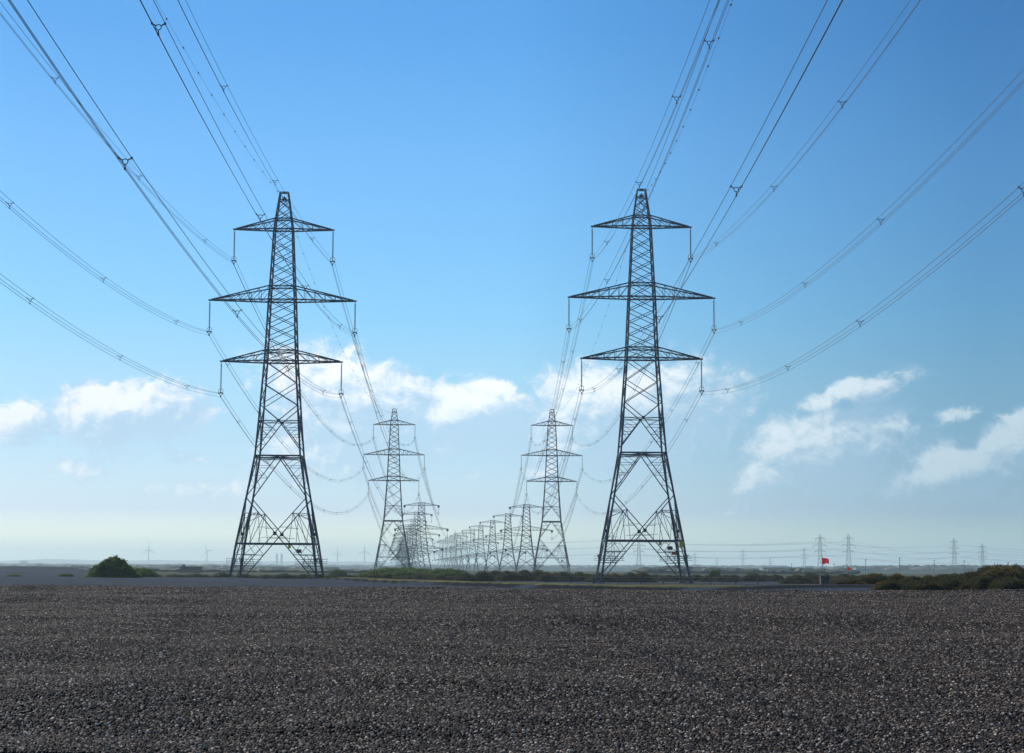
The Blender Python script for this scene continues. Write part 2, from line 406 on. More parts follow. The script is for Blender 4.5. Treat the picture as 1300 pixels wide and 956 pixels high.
# ------------------------------------------------------------------ hills and far woods
def hill_strip(name, Y, prof, depth, m_):
    # prof: list of (px, py_top): a real ridge with thickness, standing on the ground
    mb = MB(); n = 160; secs = []
    x0, x1 = prof[0][0], prof[-1][0]
    for i in range(n+1):
        px = x0+(x1-x0)*i/n; top = at(px, interp(px, prof), Y); X = top.x; zt = top.z*(1+.10*fb(X, 0, 260, Y)+.05*fb(X, 0, 70, Y))
        secs.append([(X, Y-depth, -1), (X, Y-depth*.5, zt*.6), (X, Y, zt), (X, Y+depth*.6, zt*.5), (X, Y+depth, -1)])
    for s_2 in secs: mb.v += [Vector(p) for p in s_2]
    for i in range(n):
        for j in range(4): mb.face((i*5+j, (i+1)*5+j, (i+1)*5+j+1, i*5+j+1))
    o = mb.build(name, m_, smooth=True); tag(o, kind='structure'); return o
MT['hill'] = mat('hill_fields', (.05,.07,.05), .95, var=(.15,.14,.07), vscale=.006)
hill_strip('hills', 9300, [(-400,711),(0,712),(60,709.5),(150,712),(200,711),(330,712.5),(450,713),(560,716),(700,717),(900,718),(1100,720),(1700,722)], 500, MT['hill'])
hill_strip('hills', 6200, [(-400,716),(0,715.5),(120,717),(300,716.5),(420,718),(600,719),(800,718.5),(900,719),(1700,720.5)], 400, MT['hill'])

def blob_wood(name, Y, tab, depth, n, rlo, rhi, label):
    """far-off wood: overlapping lumpy crowns; tab = (px, top py)"""
    bm = bmesh.new(); bmesh.ops.create_icosphere(bm, subdivisions=2, radius=1)
    base = [v.co.copy() for v in bm.verts]; fs = [tuple(v.index for v in f.verts) for f in bm.faces]; bm.free()
    V = []; Fc = []
    for i in range(n):
        px = random.uniform(tab[0][0], tab[-1][0]); yy = Y+random.uniform(-depth, depth)
        top = at(px, interp(px, tab)-1.9, Y); h = max(1.2, top.z)*random.uniform(.7, 1.12)*yy/Y; r = random.uniform(rlo, rhi)
        X = top.x*yy/Y; n0 = len(V); o1 = random.random()*90
        hh = max(h*.5, .6)
        for c in base:
            k = 1+.35*noise.noise(c*1.7+Vector((o1,0,0)))+.2*noise.noise(c*4+Vector((o1,0,0)))
            V.append((X+c.x*r*k, yy+c.y*r*k, hh+c.z*hh*k))
        Fc += [tuple(n0+q for q in f) for f in fs]
    me = bpy.data.meshes.new(name); me.from_pydata(V, [], Fc); me.materials.append(MT['wood_far'])
    o = link_obj(name, me); tag(o, label, 'woodland', kind='stuff'); return o
blob_wood('distant_wood', 3600, [(-60,716.5),(60,717.5),(300,718.5),(600,720),(850,719.5),(1000,720),(1400,721)], 160, 700, 10, 24, 'hazy blue band of woods below the hills along the horizon')
blob_wood('distant_wood', 2300, [(1060,721.5),(1150,720),(1225,719.5),(1320,720)], 60, 220, 5, 10, 'blue green tree belt behind the gorse at the right')
blob_wood('distant_wood', 1500, [(-50,720),(100,719.3),(200,719),(300,720),(420,721.2)], 80, 260, 4, 9, 'grey green tree belt low on the horizon at the left')
blob_wood('distant_wood', 900, [(820,722),(860,721),(930,723.5),(1090,724)], 50, 110, 3, 6, 'dark green scrub belt beneath the long grey sheds')
blob_wood('distant_wood', 760, [(150,722),(300,723),(420,723.6),(470,725)], 50, 90, 3, 6, 'low dark hedge behind the nearest left pylon')

# ------------------------------------------------------------------ bushes
def bush_mesh(seed, leafm, lsize, n=9000, peaky=0., lum=.5):
    r_ = np.random.default_rng(seed)
    # lumps
    L_ = [(r_.uniform(-.55,.55), r_.uniform(-.55,.55), r_.uniform(.25,.55), r_.uniform(.25,.5)) for _ in range(16)]
    V = []; Fc = []; mi = []
    def radius(d):
        k = 1+lum*.5*noise.noise(Vector(d)*1.9+Vector((seed*3.1,0,0)))+lum*.35*noise.noise(Vector(d)*4.5+Vector((0,seed*1.7,0)))+.12*noise.noise(Vector(d)*10)
        return k
    for i in range(n):
        th = r_.uniform(0, 2*math.pi); cz = r_.uniform(0, 1)**.9; s = math.sqrt(1-cz*cz)
        d = (s*math.cos(th), s*math.sin(th), cz); k = radius(d)*(1-abs(r_.normal(0, .07)))+max(0, r_.normal(0, .012))
        if r_.random() < .07: k *= r_.uniform(1, 1.12)
        hx = 1-peaky*d[2]*.9
        p = Vector((d[0]*k*hx, d[1]*k*hx, d[2]*k*(1+peaky*.15)))
        a = Vector(r_.normal(0, 1, 3)).normalized(); b2 = a.cross(Vector(r_.normal(0, 1, 3))).normalized()
        a = (a+Vector((0, 0, .5))).normalized()
        sz = lsize*r_.uniform(.6, 1.5); n0 = len(V)
        V += [p-b2*sz*.35, p+b2*sz*.35, p+a*sz]; Fc.append((n0, n0+1, n0+2)); mi.append(0)
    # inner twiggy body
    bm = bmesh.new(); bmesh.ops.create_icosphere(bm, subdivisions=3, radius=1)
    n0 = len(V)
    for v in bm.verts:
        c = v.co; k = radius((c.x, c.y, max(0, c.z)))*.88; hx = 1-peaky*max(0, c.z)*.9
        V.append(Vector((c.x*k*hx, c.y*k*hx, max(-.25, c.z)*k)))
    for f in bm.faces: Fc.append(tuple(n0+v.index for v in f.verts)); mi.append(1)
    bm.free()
    me = bpy.data.meshes.new('bush'); me.from_pydata([tuple(v) for v in V], [], Fc)
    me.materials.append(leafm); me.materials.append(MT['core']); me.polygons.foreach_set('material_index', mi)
    return me
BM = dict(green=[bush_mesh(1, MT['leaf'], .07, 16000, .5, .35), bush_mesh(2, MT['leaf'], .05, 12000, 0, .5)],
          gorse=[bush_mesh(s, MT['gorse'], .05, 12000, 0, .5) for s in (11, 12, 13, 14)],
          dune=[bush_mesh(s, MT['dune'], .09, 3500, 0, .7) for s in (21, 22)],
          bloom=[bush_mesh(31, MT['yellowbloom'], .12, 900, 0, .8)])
def bush(kind, idx, px, hw, top, base, Y, name, label, group=None, dz=0.):
    """hw = half width in metres-at-distance computed from pixels; stands on the ground at distance Y"""
    p = at(px, base, Y); z0 = gz(p.x, Y); ztop = at(px, top, Y).z
    o = link_obj(name, BM[kind][idx % len(BM[kind])])
    rx = hw*Y/F; o.location = (p.x, Y, z0-.05); h = max(.12, ztop-z0)
    o.scale = (rx, rx*random.uniform(.7, 1.), h/1.08); 
    if kind != 'green' or idx: o.rotation_euler = (0, 0, random.uniform(0, 6.28)) if False else (0, 0, 0)
    if idx and kind != 'green': o.rotation_euler = (0, 0, random.choice((0, math.pi)))
    tag(o, label, 'bush', group); return o
bush('green', 0, 142, 36, 709, 734, 214, 'bush', 'large green bush rising to a point on the shingle at the left')
bush('green', 1, 178, 22, 720, 734, 235, 'bush', 'low green bush just right of the pointed green bush')
bush('green', 1, 84, 11, 727.5, 731, 226, 'bush', 'small green bush between the pointed bush and the blue ridge')
bush('green', 1, 18, 11, 729, 731, 226, 'bush', 'small flat green bush at the far left edge of the shingle')
bush('green', 1, 508, 58, 719.5, 737, 300, 'bush', 'broad bright green bush under the second left pylon')
bush('green', 1, 566, 34, 721, 737, 296, 'bush', 'rounded bright green bush at the right end of the green mound')
bush('green', 1, 429, 12, 722.5, 733, 330, 'bush', 'small pale green bush right of the nearest left pylon')
bush('green', 1, 907, 9, 723, 735, 300, 'bush', 'small round dark green bush right of the nearest right pylon')
GL = 'gorse bushes in front of the pylon rows'
ONES = 'first second third fourth fifth sixth seventh eighth ninth tenth eleventh twelfth thirteenth fourteenth fifteenth sixteenth seventeenth eighteenth nineteenth'.split()
TENS = {2: 'twenty', 3: 'thirty', 4: 'forty'}; TENTH = {2: 'twentieth', 3: 'thirtieth', 4: 'fortieth'}
def nth(n): return ONES[n-1] if n < 20 else TENTH[n//10] if n % 10 == 0 else TENS[n//10]+' '+ONES[n % 10-1]
i = 0
for px in np.arange(408, 1000, 17.):
    tops = interp(px, [(408,729),(440,729.5),(480,728),(500,729),(590,729),(612,725),(640,725),(668,723),(690,725),(725,726.5),(745,729),(760,728),(790,727),(815,728),(850,730),(880,730),(905,729),(960,728),(1000,729)])
    Yb = 285 if px < 830 else 300
    hwid = random.uniform(13, 22)
    bush('gorse', i, px+random.uniform(-4, 4), hwid, tops+random.uniform(-1, 1.2), 737, Yb+random.uniform(-8, 8), 'gorse_bush',
         f'{nth(i+1)} gorse bush from the left in the low brown belt below the pylons', GL); i += 1
for (px, hw, top, Y) in (RGL := [(1012,14,728,262),(1030,15,727,266),(1052,14,728,262),(1072,16,727,255),(1095,18,729,246),(1112,22,727.5,146),(1135,20,727,150),(1160,20,729,146),
                         (1180,18,729,150),(1198,18,728.5,144),(1216,22,727,140),(1234,20,724,136),(1252,24,718,132),(1272,26,717.5,128),(1296,26,717,130),(1318,26,718,130),(1342,26,719,130),
                         (1082,15,734,128),(1130,16,734,126),(1170,18,735,124),(1210,16,733,124),(1245,20,731,120),(1285,22,730,118)]):
    RG = [q[0] for q in RGL]
    bush('gorse', i, px, hw*1.45, top+1.2, 740, (Y if px < 1100 and Y > 200 else 98+(Y-120)*.25 if Y > 127.5 else 84+(Y-118)*.5), 'gorse_bush', f'dark gorse bush in the tall right thicket, {nth(sum(1 for q in RG if 1225 < q < px)+1)} from its left' if px > 1225 else f'dark gorse bush in the lower right thicket, {nth(sum(1 for q in RG if q < px)+1)} from its left',
         'gorse bushes in the tall thicket at the right' if px > 1225 else 'gorse bushes in the lower thicket at the right'); i += 1
j = 0
for (px, hw, top) in [(192,16,727),(222,18,728.5),(250,20,728),(283,16,727),(312,18,728.5),(338,16,729),(362,18,728),(386,14,729)]:
    j += 1
    bush('gorse', j, px, hw, top, 736, 300+(j*37) % 23, 'gorse_bush', f'low dark scrub bush behind the left shingle, {nth(j)} from the pointed green bush', 'scrub bushes behind the left shingle')
for (px, hw, top, Y, k, lb) in [(1010,22,743.5,120,'dune','olive green mat of low plants left of the dark block'),(1060,16,744,118,'dune','olive mat of low plants right below the dark block'),
                         (1095,24,742.5,122,'dune','long olive mat of low plants below the right thicket'),(1128,18,744,118,'dune','dark olive cushion in the middle of the right shingle crest'),
                         (1180,20,744,116,'bloom','yellow flowering mat on the crest in front of the lower thicket'),(1265,26,743,118,'dune','rusty olive mat below the tall thicket'),
                         (985,16,744.5,112,'bloom','bright yellow flowering mat on the dark crest left of the dark block'),
                         (152,10,741.5,150,'bloom','thin yellow flowering mat on the grey shingle below the pointed bush'),
                         (86,7,750.5,58,'bloom','small yellow flowering tuft on the near crest at the left'),
                         (118,9,749.3,58.5,'dune','pale dry grass tuft on the near crest at the left'),
                         (555,9,745.7,95,'dune','small flat green patch on the grey shingle under the gorse mound')]:
    bush(k, 0, px, hw, top, 748, Y, 'ground_plant', lb)

# ------------------------------------------------------------------ pylons
def lerp(a, b, t): return a+(b-a)*t
class Pylon:
    """lattice suspension tower. arms: (apex height, chord height, half length)"""
    def __init__(s, H, prof, arms, legt, brt, struts, xsecs, low=False):
        s.H = H; s.prof = prof; s.arms = arms; s.legt = legt; s.brt = brt; s.struts = struts; s.xsecs = xsecs; s.low = low
    def hw(s, z): return interp(z, s.prof)
def corner(P, z, sx, sy): h = P.hw(z); return Vector((sx*h, sy*h, z))
FACES = [((-1,-1),(1,-1)), ((1,-1),(1,1)), ((1,1),(-1,1)), ((-1,1),(-1,-1))]
def add_redundants(mb, P, A, B, n, t):
    """small struts between leg line A and diagonal line B (both from z-top to z-bottom)"""
    for k in range(1, n+1):
        f = k/(n+1); a = A[0].lerp(A[1], f); b_ = B[0].lerp(B[1], f)
        # horizontal link at the same height
        mb.bar(a, b_, t)
        f2 = (k-.5)/(n+1) if k > 1 else .5/(n+1)
        a2 = A[0].lerp(A[1], (k-1)/(n+1))
        mb.bar(a2, b_, t*.9)
def tall_body():
    P = TALL; mb = MB(); G = P.brt
    zs = [z for z, _ in P.prof]
    for (sx, sy) in ((-1,-1),(1,-1),(1,1),(-1,1)):
        for z0, z1 in zip(zs, zs[1:]):
            tk = lerp(P.legt[0], P.legt[1], ((z0+z1)/2)/P.H); mb.bar(corner(P, z0, sx, sy), corner(P, z1, sx, sy), tk)
    for (p, q) in FACES:
        def C(z, e): return corner(P, z, *e)
        for z, tk in P.struts: mb.bar(C(z, p), C(z, q), tk)
        for z0, z1, n in P.xsecs:
            for k in range(n):
                a, b_ = lerp(z0, z1, k/n), lerp(z0, z1, (k+1)/n)
                mb.bar(C(a, p), C(b_, q), G); mb.bar(C(a, q), C(b_, p), G)
        # lower body
        if not P.low:
            mid = lambda z: (C(z, p)+C(z, q))/2
            zj, zA, zx, zB, zC = 21.0, 16.5, 6.6, 5.35, 2.7
            D = .11
            for e in (p, q):
                o_ = q if e == p else p
                mb.bar(C(23.0, e), mid(zj), D); mb.bar(mid(zj), C(17.3, e), D)
                add_redundants(mb, P, (C(zj+.02, e), C(17.3, e)), (mid(zj), C(17.3, e)), 3, .055)
                mb.bar(mid(zA), C(11.3, e), D)
                add_redundants(mb, P, (C(zA, e), C(11.3, e)), (mid(zA), C(11.3, e)), 3, .055)
                x_end = C(.25, o_); top_ = C(11.1, e); mb.bar(top_, x_end, D)
                # redundants above the crossing
                ctr = top_.lerp(x_end, .5)
                for f, zz in ((.18, 9.5), (.34, 8.0), (.46, 6.9)):
                    pt = top_.lerp(x_end, f); lg = C(pt.z, e)
                    if f < .2: mb.bar(lg, pt, .08)
                    else: mb.bar(pt+(lg-pt)*.0, pt+(lg-pt)*.42, .05)
                hub = top_.lerp(x_end, .17); s_lo, s_hi = C(zB, e), mid(zB)
                for f in (.12, .34, .62): mb.bar(hub, s_lo.lerp(s_hi, f), .06)
                mb.bar(C(8.3, e), top_.lerp(x_end, .17), .06)
                mb.bar(C(8.3, e), s_lo.lerp(s_hi, .16), .055)
                # below strut B
                dg = (C(zB, o_).lerp(C(zB, e), 0), )
                y1, y2 = 3.95, 2.55
                def dpt(z):  # point on the other diagonal, low on this side
                    tt = (11.1-z)/(11.1-.25); return C(11.1, o_).lerp(C(.25, e), tt)
                mb.bar(C(y1, e), dpt(y1), .08); mb.bar(C(y2, e), dpt(y2), .10)
                mb.bar(C(y1, e), s_lo.lerp(s_hi, .30), .055); mb.bar(dpt(y1), s_lo.lerp(s_hi, .30), .055)
                m1 = C(y1, e).lerp(dpt(y1), .4); mb.bar(C(y2, e), m1, .055); mb.bar(dpt(y2), m1, .055)
                # joint plates
            mb.box(mid(zx), (.42, .42, .42)) ; mb.box(mid(zj), (.36, .36, .36))
        else:
            mid = lambda z: (C(z, p)+C(z, q))/2
            for e in (p, q):
                mb.bar(mid(9.6), C(6.6, e), .15); add_redundants(mb, P, (C(9.6, e), C(6.6, e)), (mid(9.6), C(6.6, e)), 1, .07)
                o_ = q if e == p else p
                mb.bar(C(6.4, e), mid(4.6), .13); mb.bar(mid(4.6), C(.8, e), .13)
                add_redundants(mb, P, (C(4.6, e), C(.8, e)), (mid(4.6), C(.8, e)), 2, .07)
    # plan bracing at the struts
    for z, tk in P.struts:
        mb.bar(corner(P, z, -1, -1), corner(P, z, 1, 1), .06); mb.bar(corner(P, z, 1, -1), corner(P, z, -1, 1), .06)
    # earth-wire bracket on top
    if not P.low:
        mb.bar((0, -P.hw(P.H), P.H-.6), (0, P.hw(P.H), P.H-.6), .12); mb.box((0, 0, P.H-.8), (.5, .5, .3))
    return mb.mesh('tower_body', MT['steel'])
def arm_mesh(P, k, sgn):
    za, zc, ln = P.arms[k]; mb = MB(); tk = .16; n = {0: 4, 1: 6, 2: 4}[k]
    tip = Vector((sgn*ln, 0, zc+.02))
    for sy in (-1, 1):
        lo = corner(P, zc, sgn, sy); hi = corner(P, za, sgn, sy); te = tip+Vector((0, sy*.12, 0))
        mb.bar(lo, te, tk); mb.bar(hi, te+Vector((-sgn*.2, 0, .08)), tk*.9)
        for i_ in range(1, n):
            f = i_/n; a = lo.lerp(te, f); u = hi.lerp(te, f); mb.bar(a, u, .06)
            u2 = hi.lerp(te, (i_-1)/n); mb.bar(a, u2, .06)
    for i_ in range(1, n):
        f0, f1 = i_/n, (i_-1)/n
        A0 = corner(P, zc, sgn, -1).lerp(tip, f0); B1 = corner(P, zc, sgn, 1).lerp(tip, f1); B0 = corner(P, zc, sgn, 1).lerp(tip, f0)
        mb.bar(A0, B1, .06); mb.bar(A0, B0, .06)
    mb.box(tip, (.35, .4, .16))
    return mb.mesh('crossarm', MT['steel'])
def insulator_mesh(Ln, dense=True):
    mb = MB(); pts = []; rr_ = []; k = 34 if dense else 14; r1 = .135 if dense else .15
    pts.append((0, 0, 0)); rr_.append(.04); pts.append((0, 0, -.25)); rr_.append(.04)
    for i_ in range(k):
        z = -.27-(Ln-.75)*i_/k; st = (Ln-.75)/k
        pts += [(0, 0, z), (0, 0, z-st*.35), (0, 0, z-st*.5)]; rr_ += [.05, r1, .05]
    pts += [(0, 0, -Ln+.45), (0, 0, -Ln)]; rr_ += [.04, .04]
    mb.tube(pts, rr_, 8); return mb.mesh('insulator_string', MT['glass'])
def fitting_mesh():
    mb = MB()
    mb.tube([(.30*math.cos(a), 0, .30*math.sin(a)+.12) for a in np.linspace(0, 2*math.pi, 20)[:-1]], .028, 5, True)
    mb.tube([(0, .30*math.cos(a), .30*math.sin(a)+.12) for a in np.linspace(0, 2*math.pi, 20)[:-1]], .028, 5, True)
    # yoke plate and clamps of the triple bundle
    mb.bar((-.27, 0, -.12), (.27, 0, -.12), .09); mb.bar((-.27, 0, -.12), (0, 0, -.55), .07); mb.bar((.27, 0, -.12), (0, 0, -.55), .07)
    for q in ((-.25, -.2), (.25, -.2), (0, -.62)): mb.box((q[0], 0, q[1]), (.12, .5, .14))
    return mb.mesh('yoke_fitting', MT['clamp'])
INS = 4.15
TALL = Pylon(50.9, [(0,5.6),(5.35,4.8),(11.2,3.75),(16.5,2.87),(21,2.52),(28.7,2.0),(30,1.93),(36.6,1.66),(38.4,1.55),(46,1.18),(47.3,1.02),(50.9,.52)],
    [(47.4,46.0,6.4),(38.5,36.7,9.4),(30.1,28.75,7.75)], (.255,.165), .085,
    [(50.9,.12),(49.9,.08),(47.4,.13),(46.0,.15),(38.5,.14),(36.7,.17),(30.1,.15),(28.75,.18),(21.0,.08),(16.5,.20),(16.25,.09),(5.35,.18)],
    [(23.0,28.75,2),(28.75,30.1,1),(30.1,36.7,4),(36.7,38.5,1),(38.5,46.0,5),(46.0,47.4,1),(47.4,49.9,2)])
LOW = Pylon(29.3, [(0,4.55),(10.1,2.55),(18.1,1.75),(28.9,1.25),(29.3,1.22)],
    [(29.1,28.0,7.1),(19.9,18.2,10.9),(11.5,10.1,8.8)], (.30,.22), .12,
    [(29.2,.13),(28.0,.15),(19.9,.12),(18.2,.16),(11.5,.12),(10.1,.16),(4.6,.12)],
    [(10.1,11.5,1),(11.5,18.2,3),(18.2,19.9,1),(19.9,28.0,5),(28.0,29.2,1)], low=True)
ins_m = insulator_mesh(INS); ins_low = insulator_mesh(3.6, False); fit_m = fitting_mesh()
def guard_mesh(P):
    mb = MB(); z = 3.15
    def C(z, e): return corner(P, z, *e)
    for (sx, sy) in ((-1,-1),):
        c = corner(P, z, sx, sy)
        for dz in (0, .28, -.25):
            for (dx, dy) in ((1,0),(0,1)):
                a = c+Vector((-.75 if dx else 0, -.75 if dy else 0, dz)); b_ = c+Vector((2.5*dx-.0, 2.5*dy, dz-.1)); mb.bar(a, b_, .05)
        for k in range(6):
            mb.bar(c+Vector((-.75+k*.6, .0, -.3)), c+Vector((-.75+k*.6, -.25, .45)), .035)
    return mb.mesh('climbing_guard', MT['steel'])
def make_pylon(P, name, detail=True):
    root = empty(name)
    link_obj('tower_body', tall_body_for(P), root)
    for k in range(3):
        for sg in (-1, 1):
            a = link_obj('crossarm', arm_mesh(P, k, sg), root)
            za, zc, ln = P.arms[k]
            s = link_obj('insulator_string', ins_low if P.low else ins_m, root, (sg*ln, 0, zc-.05))
            f = link_obj('yoke_fitting', fit_m, s, (0, 0, -(3.6 if P.low else INS)+.25))
            if P.low:
                m2 = MB(); m2.box((sg*ln, 0, zc-.35), (.9, .9, 1.0)); 
                link_obj('arm_tip_weight', m2.mesh('arm_tip_weight', MT['clamp']), root)
    for sx in (-1, 1):
        for sy in (-1, 1):
            m3 = MB(); m3.box((0, 0, -.1), (.95, .95, .76)); m3.box((0, 0, .33), (.5, .5, .2))
            link_obj('foot', m3.mesh('foot', MT['concrete']), root, (sx*P.prof[0][1], sy*P.prof[0][1], -.15))
    if detail:
        gmh = guard_mesh(P)
        for q in range(4):
            o = link_obj('climbing_guard', gmh, root); o.rotation_euler = (0, 0, q*math.pi/2)
    return root
_tb = {}
def tall_body_for(P):
    global TALL
    if id(P) not in _tb:
        keep = TALL; TALL = P; _tb[id(P)] = tall_body(); TALL = keep
    return _tb[id(P)]
proto = make_pylon(TALL, 'pylon')
GP = 'tall pylons of the two rows'
PY = {}
pos = {('L', 1): (-29.75, 260.), ('R', 1): (16.75, 260.), ('L', 2): (-36.2, 624.), ('R', 2): (12.45, 624.)}
for (row, n), (X, Y) in pos.items():
    o = proto if not PY else copy_tree(proto)
    z = gz(X, Y)+(-.25 if n == 2 else .05 if row == 'R' else -.6); o.location = (X, Y, z)
    PY[row, n] = Vector((X, Y, z))
    o.rotation_euler = (0, 0, R(.9 if n == 1 else 1.2))
    side = 'left' if row == 'L' else 'right'
    tag(o, f'tall dark steel lattice pylon, the {"nearest and largest" if n == 1 else "second"} of the {side} row', 'pylon', GP)
    for ch in o.children:
        if n == 2 and ch.name.startswith(('climbing',)): pass
    if n == 1 and row == 'R':
        s1 = MB(); s1.box((0, 0, 0), (.55, .05, .75)); q = s1.build('danger_sign', MT['yellow'], o); q.location = (4.9-.35, -5.05, 4.9); q['label'] = 'small yellow sign on the front right leg'
        s1 = MB(); s1.box((0, 0, 0), (.62, .05, .42)); q = s1.build('number_plate', MT['redsign'], o); q.location = (3.6, -5.2, 3.75); q['label'] = 'small red plate beside the front right leg'
    if n == 1 and row == 'L':
        s1 = MB(); s1.box((0, 0, 0), (.35, .06, .4)); q = s1.build('danger_sign', MT['yellow'], o); q.location = (1.9, -4.98, 4.95)
        s1 = MB(); s1.box((0, 0, 0), (.65, .06, .45)); q = s1.build('number_plate', MT['clamp'], o); q.location = (3.1, -5.1, 4.4)
lp = make_pylon(LOW, 'pylon', False)
first = True
ORD = ['third','fourth','fifth','sixth','seventh','eighth','ninth','tenth','eleventh','twelfth','thirteenth','fourteenth']
Rr = [(668.5,640.5),(645,652),(625.5,660.5),(610.5,666.5),(600,671.5),(590,675.5),(582.5,679),(575.5,681.5),(569.5,684),(564.5,686),(560,688)]
Lr = [(535.3,638),(529.5,650),(524.8,659),(520.8,665.5),(518,670.5),(515.3,674.5),(513,678),(511,681),(509.4,683.5),(508,685.5),(506.6,687.5)]
for row, lst in (('L', Lr), ('R', Rr)):
    for k, (px, ty) in enumerate(lst):
        # distance from the height of its top arm above eye level
        Y = 1000.
        for _ in range(12): Y *= (29.2-.1)/max(1, at(px, ty, Y).z)
        X = at(px, ty, Y).x
        o = lp if first else copy_tree(lp); first = False
        o.location = (X, Y, gz(X, Y)-.1); o.rotation_euler = (0, 0, R(3))
        PY[row, k+3] = Vector((X, Y, gz(X, Y)-.1))
        side = 'left' if row == 'L' else 'right'
        tag(o, f'peakless squat steel pylon, {ORD[k]} pylon of the receding {side} row', 'pylon', 'squat pylons receding in two rows')
print({k: tuple(round(c, 1) for c in v) for k, v in PY.items()})

# ------------------------------------------------------------------ conductors
TRI = [(-.25, 0), (.25, 0), (0, -.43)]
def spacer_mesh():
    mb = MB()
    P3 = [Vector((x, 0, z)) for x, z in TRI]; c = sum(P3, Vector())/3
    ring = [c+Vector((.11*math.cos(a), 0, .11*math.sin(a))) for a in np.linspace(0, 2*math.pi, 9)[:-1]]
    mb.tube(ring, .02, 5, True)
    for p in P3:
        d = (p-c).normalized(); mb.bar(c+d*.10, p, .04); mb.box(p, (.07, .16, .07))
    return mb.mesh('spacer', MT['clamp'])
sp_m = spacer_mesh()
def tip(row, n, k, sg):
    P = TALL if n <= 2 else LOW; za, zc, ln = P.arms[k]; a = R(.9 if n == 1 else 1.2 if n == 2 else 3)
    b_ = PY[row, n]; drop = (INS if n <= 2 else 3.6)+.05
    return b_+Vector((sg*ln*math.cos(a), sg*ln*math.sin(a), zc-drop+.05))
LV = ['top', 'middle', 'bottom']
def bundle(path, label, r, spacers, group, name='conductor_bundle', tri=True, k=6):
    root = empty(name, path(0.)); tag(root, label, 'power line', group); o0 = path(0.)
    S = 64
    d = path(1.)-path(0.); lat = Vector((d.y, -d.x, 0)).normalized()
    if lat.x < 0: lat = -lat
    if tri:
        for (dx, dz) in TRI:
            mb = MB(); mb.tube([path(i_/S)+lat*dx+Vector((0, 0, dz))-o0 for i_ in range(S+1)], r, k)
            mb.build('conductor', MT['wire'], root, smooth=True)
    for f in spacers:
        s = link_obj('spacer', sp_m, root, path(f)-o0); s.rotation_euler = (0, 0, math.atan2(lat.y, lat.x))
    return root
SPT = {('L',2,-1):(28,69,106,150,196),('L',1,-1):(29,75,113,156,200),('L',0,-1):(31,80,119,162,205),('L',0,1):(34,78,117,160,204),
       ('L',1,1):(40,98,140,185,225),('L',2,1):(43,95,139,184,226),('R',0,-1):(44,103,141,182,222),('R',1,-1):(27,72,112,153,196),
       ('R',2,-1):(34,80,125,169,212),('R',0,1):(37,91,129,170,210),('R',1,1):(30,80,117,160,200),('R',2,1):(30,79,116,162,202)}
# spans from the nearest towers towards and past the viewer: (slope, b, a) fitted per wire
FIT = {('L',2,-1):(.005,-.066,4.6e-4),('L',1,-1):(.019,-.084,4.6e-4),('L',0,-1):(.030,-.082,3.4e-4),
       ('L',0,1):(.021,-.082,3.4e-4),('L',1,1):(.037,-.104,2.8e-4),('L',2,1):(.039,-.088,2.8e-4),
       ('R',0,-1):(-.004,-.124,2.8e-4),('R',1,-1):(.021,-.086,4.6e-4),('R',2,-1):(.007,-.090,3.4e-4),
       ('R',0,1):(-.011,-.116,3.4e-4),('R',1,1):(.002,-.096,4.0e-4),('R',2,1):(.004,-.090,4.0e-4)}
for (row, k, sg), (s0, b0, a0) in FIT.items():
    A = tip(row, 1, k, sg)
    def path(f, A=A, s0=s0, b0=b0, a0=a0):
        tt = f*262.; h = b0*tt+a0*tt*tt
        if tt > 215: t1 = 215; h = b0*t1+a0*t1*t1+(b0+2*a0*t1)*(tt-t1)
        return A+Vector((s0*tt, -tt, h))
    side = 'left' if row == 'L' else 'right'; io = 'left' if sg < 0 else 'right'
    bundle(path, f'triple wire bundle rising overhead from the {io} {LV[k]} arm of nearest {side} pylon', .0155,
           [q/262. for q in SPT[row, k, sg]], 'wire bundles overhead')
def sag_path(A, B, a):
    L_ = (B-A).length
    return lambda f: A.lerp(B, f)+Vector((0, 0, -a*L_*L_*f*(1-f)))
for row in 'LR':
    side = 'left' if row == 'L' else 'right'
    for k in range(3):
        for sg in (-1, 1):
            io = 'left' if sg < 0 else 'right'
            bundle(sag_path(tip(row, 1, k, sg), tip(row, 2, k, sg), 3.0e-4), f'sagging wire bundle between the {io} {LV[k]} arms of the tall {side} pylons', .022,
                   [(q+.5)/9 for q in range(9)], 'wire bundles between the tall pylons', k=5)
            bundle(sag_path(tip(row, 2, k, sg), tip(row, 3, k, sg), 3.0e-4), f'faint wire bundle from the {io} {LV[k]} arm of the second {side} pylon to the third', .035,
                   [(q+.5)/5 for q in range(5)], 'wire bundles to the squat pylons', k=4)
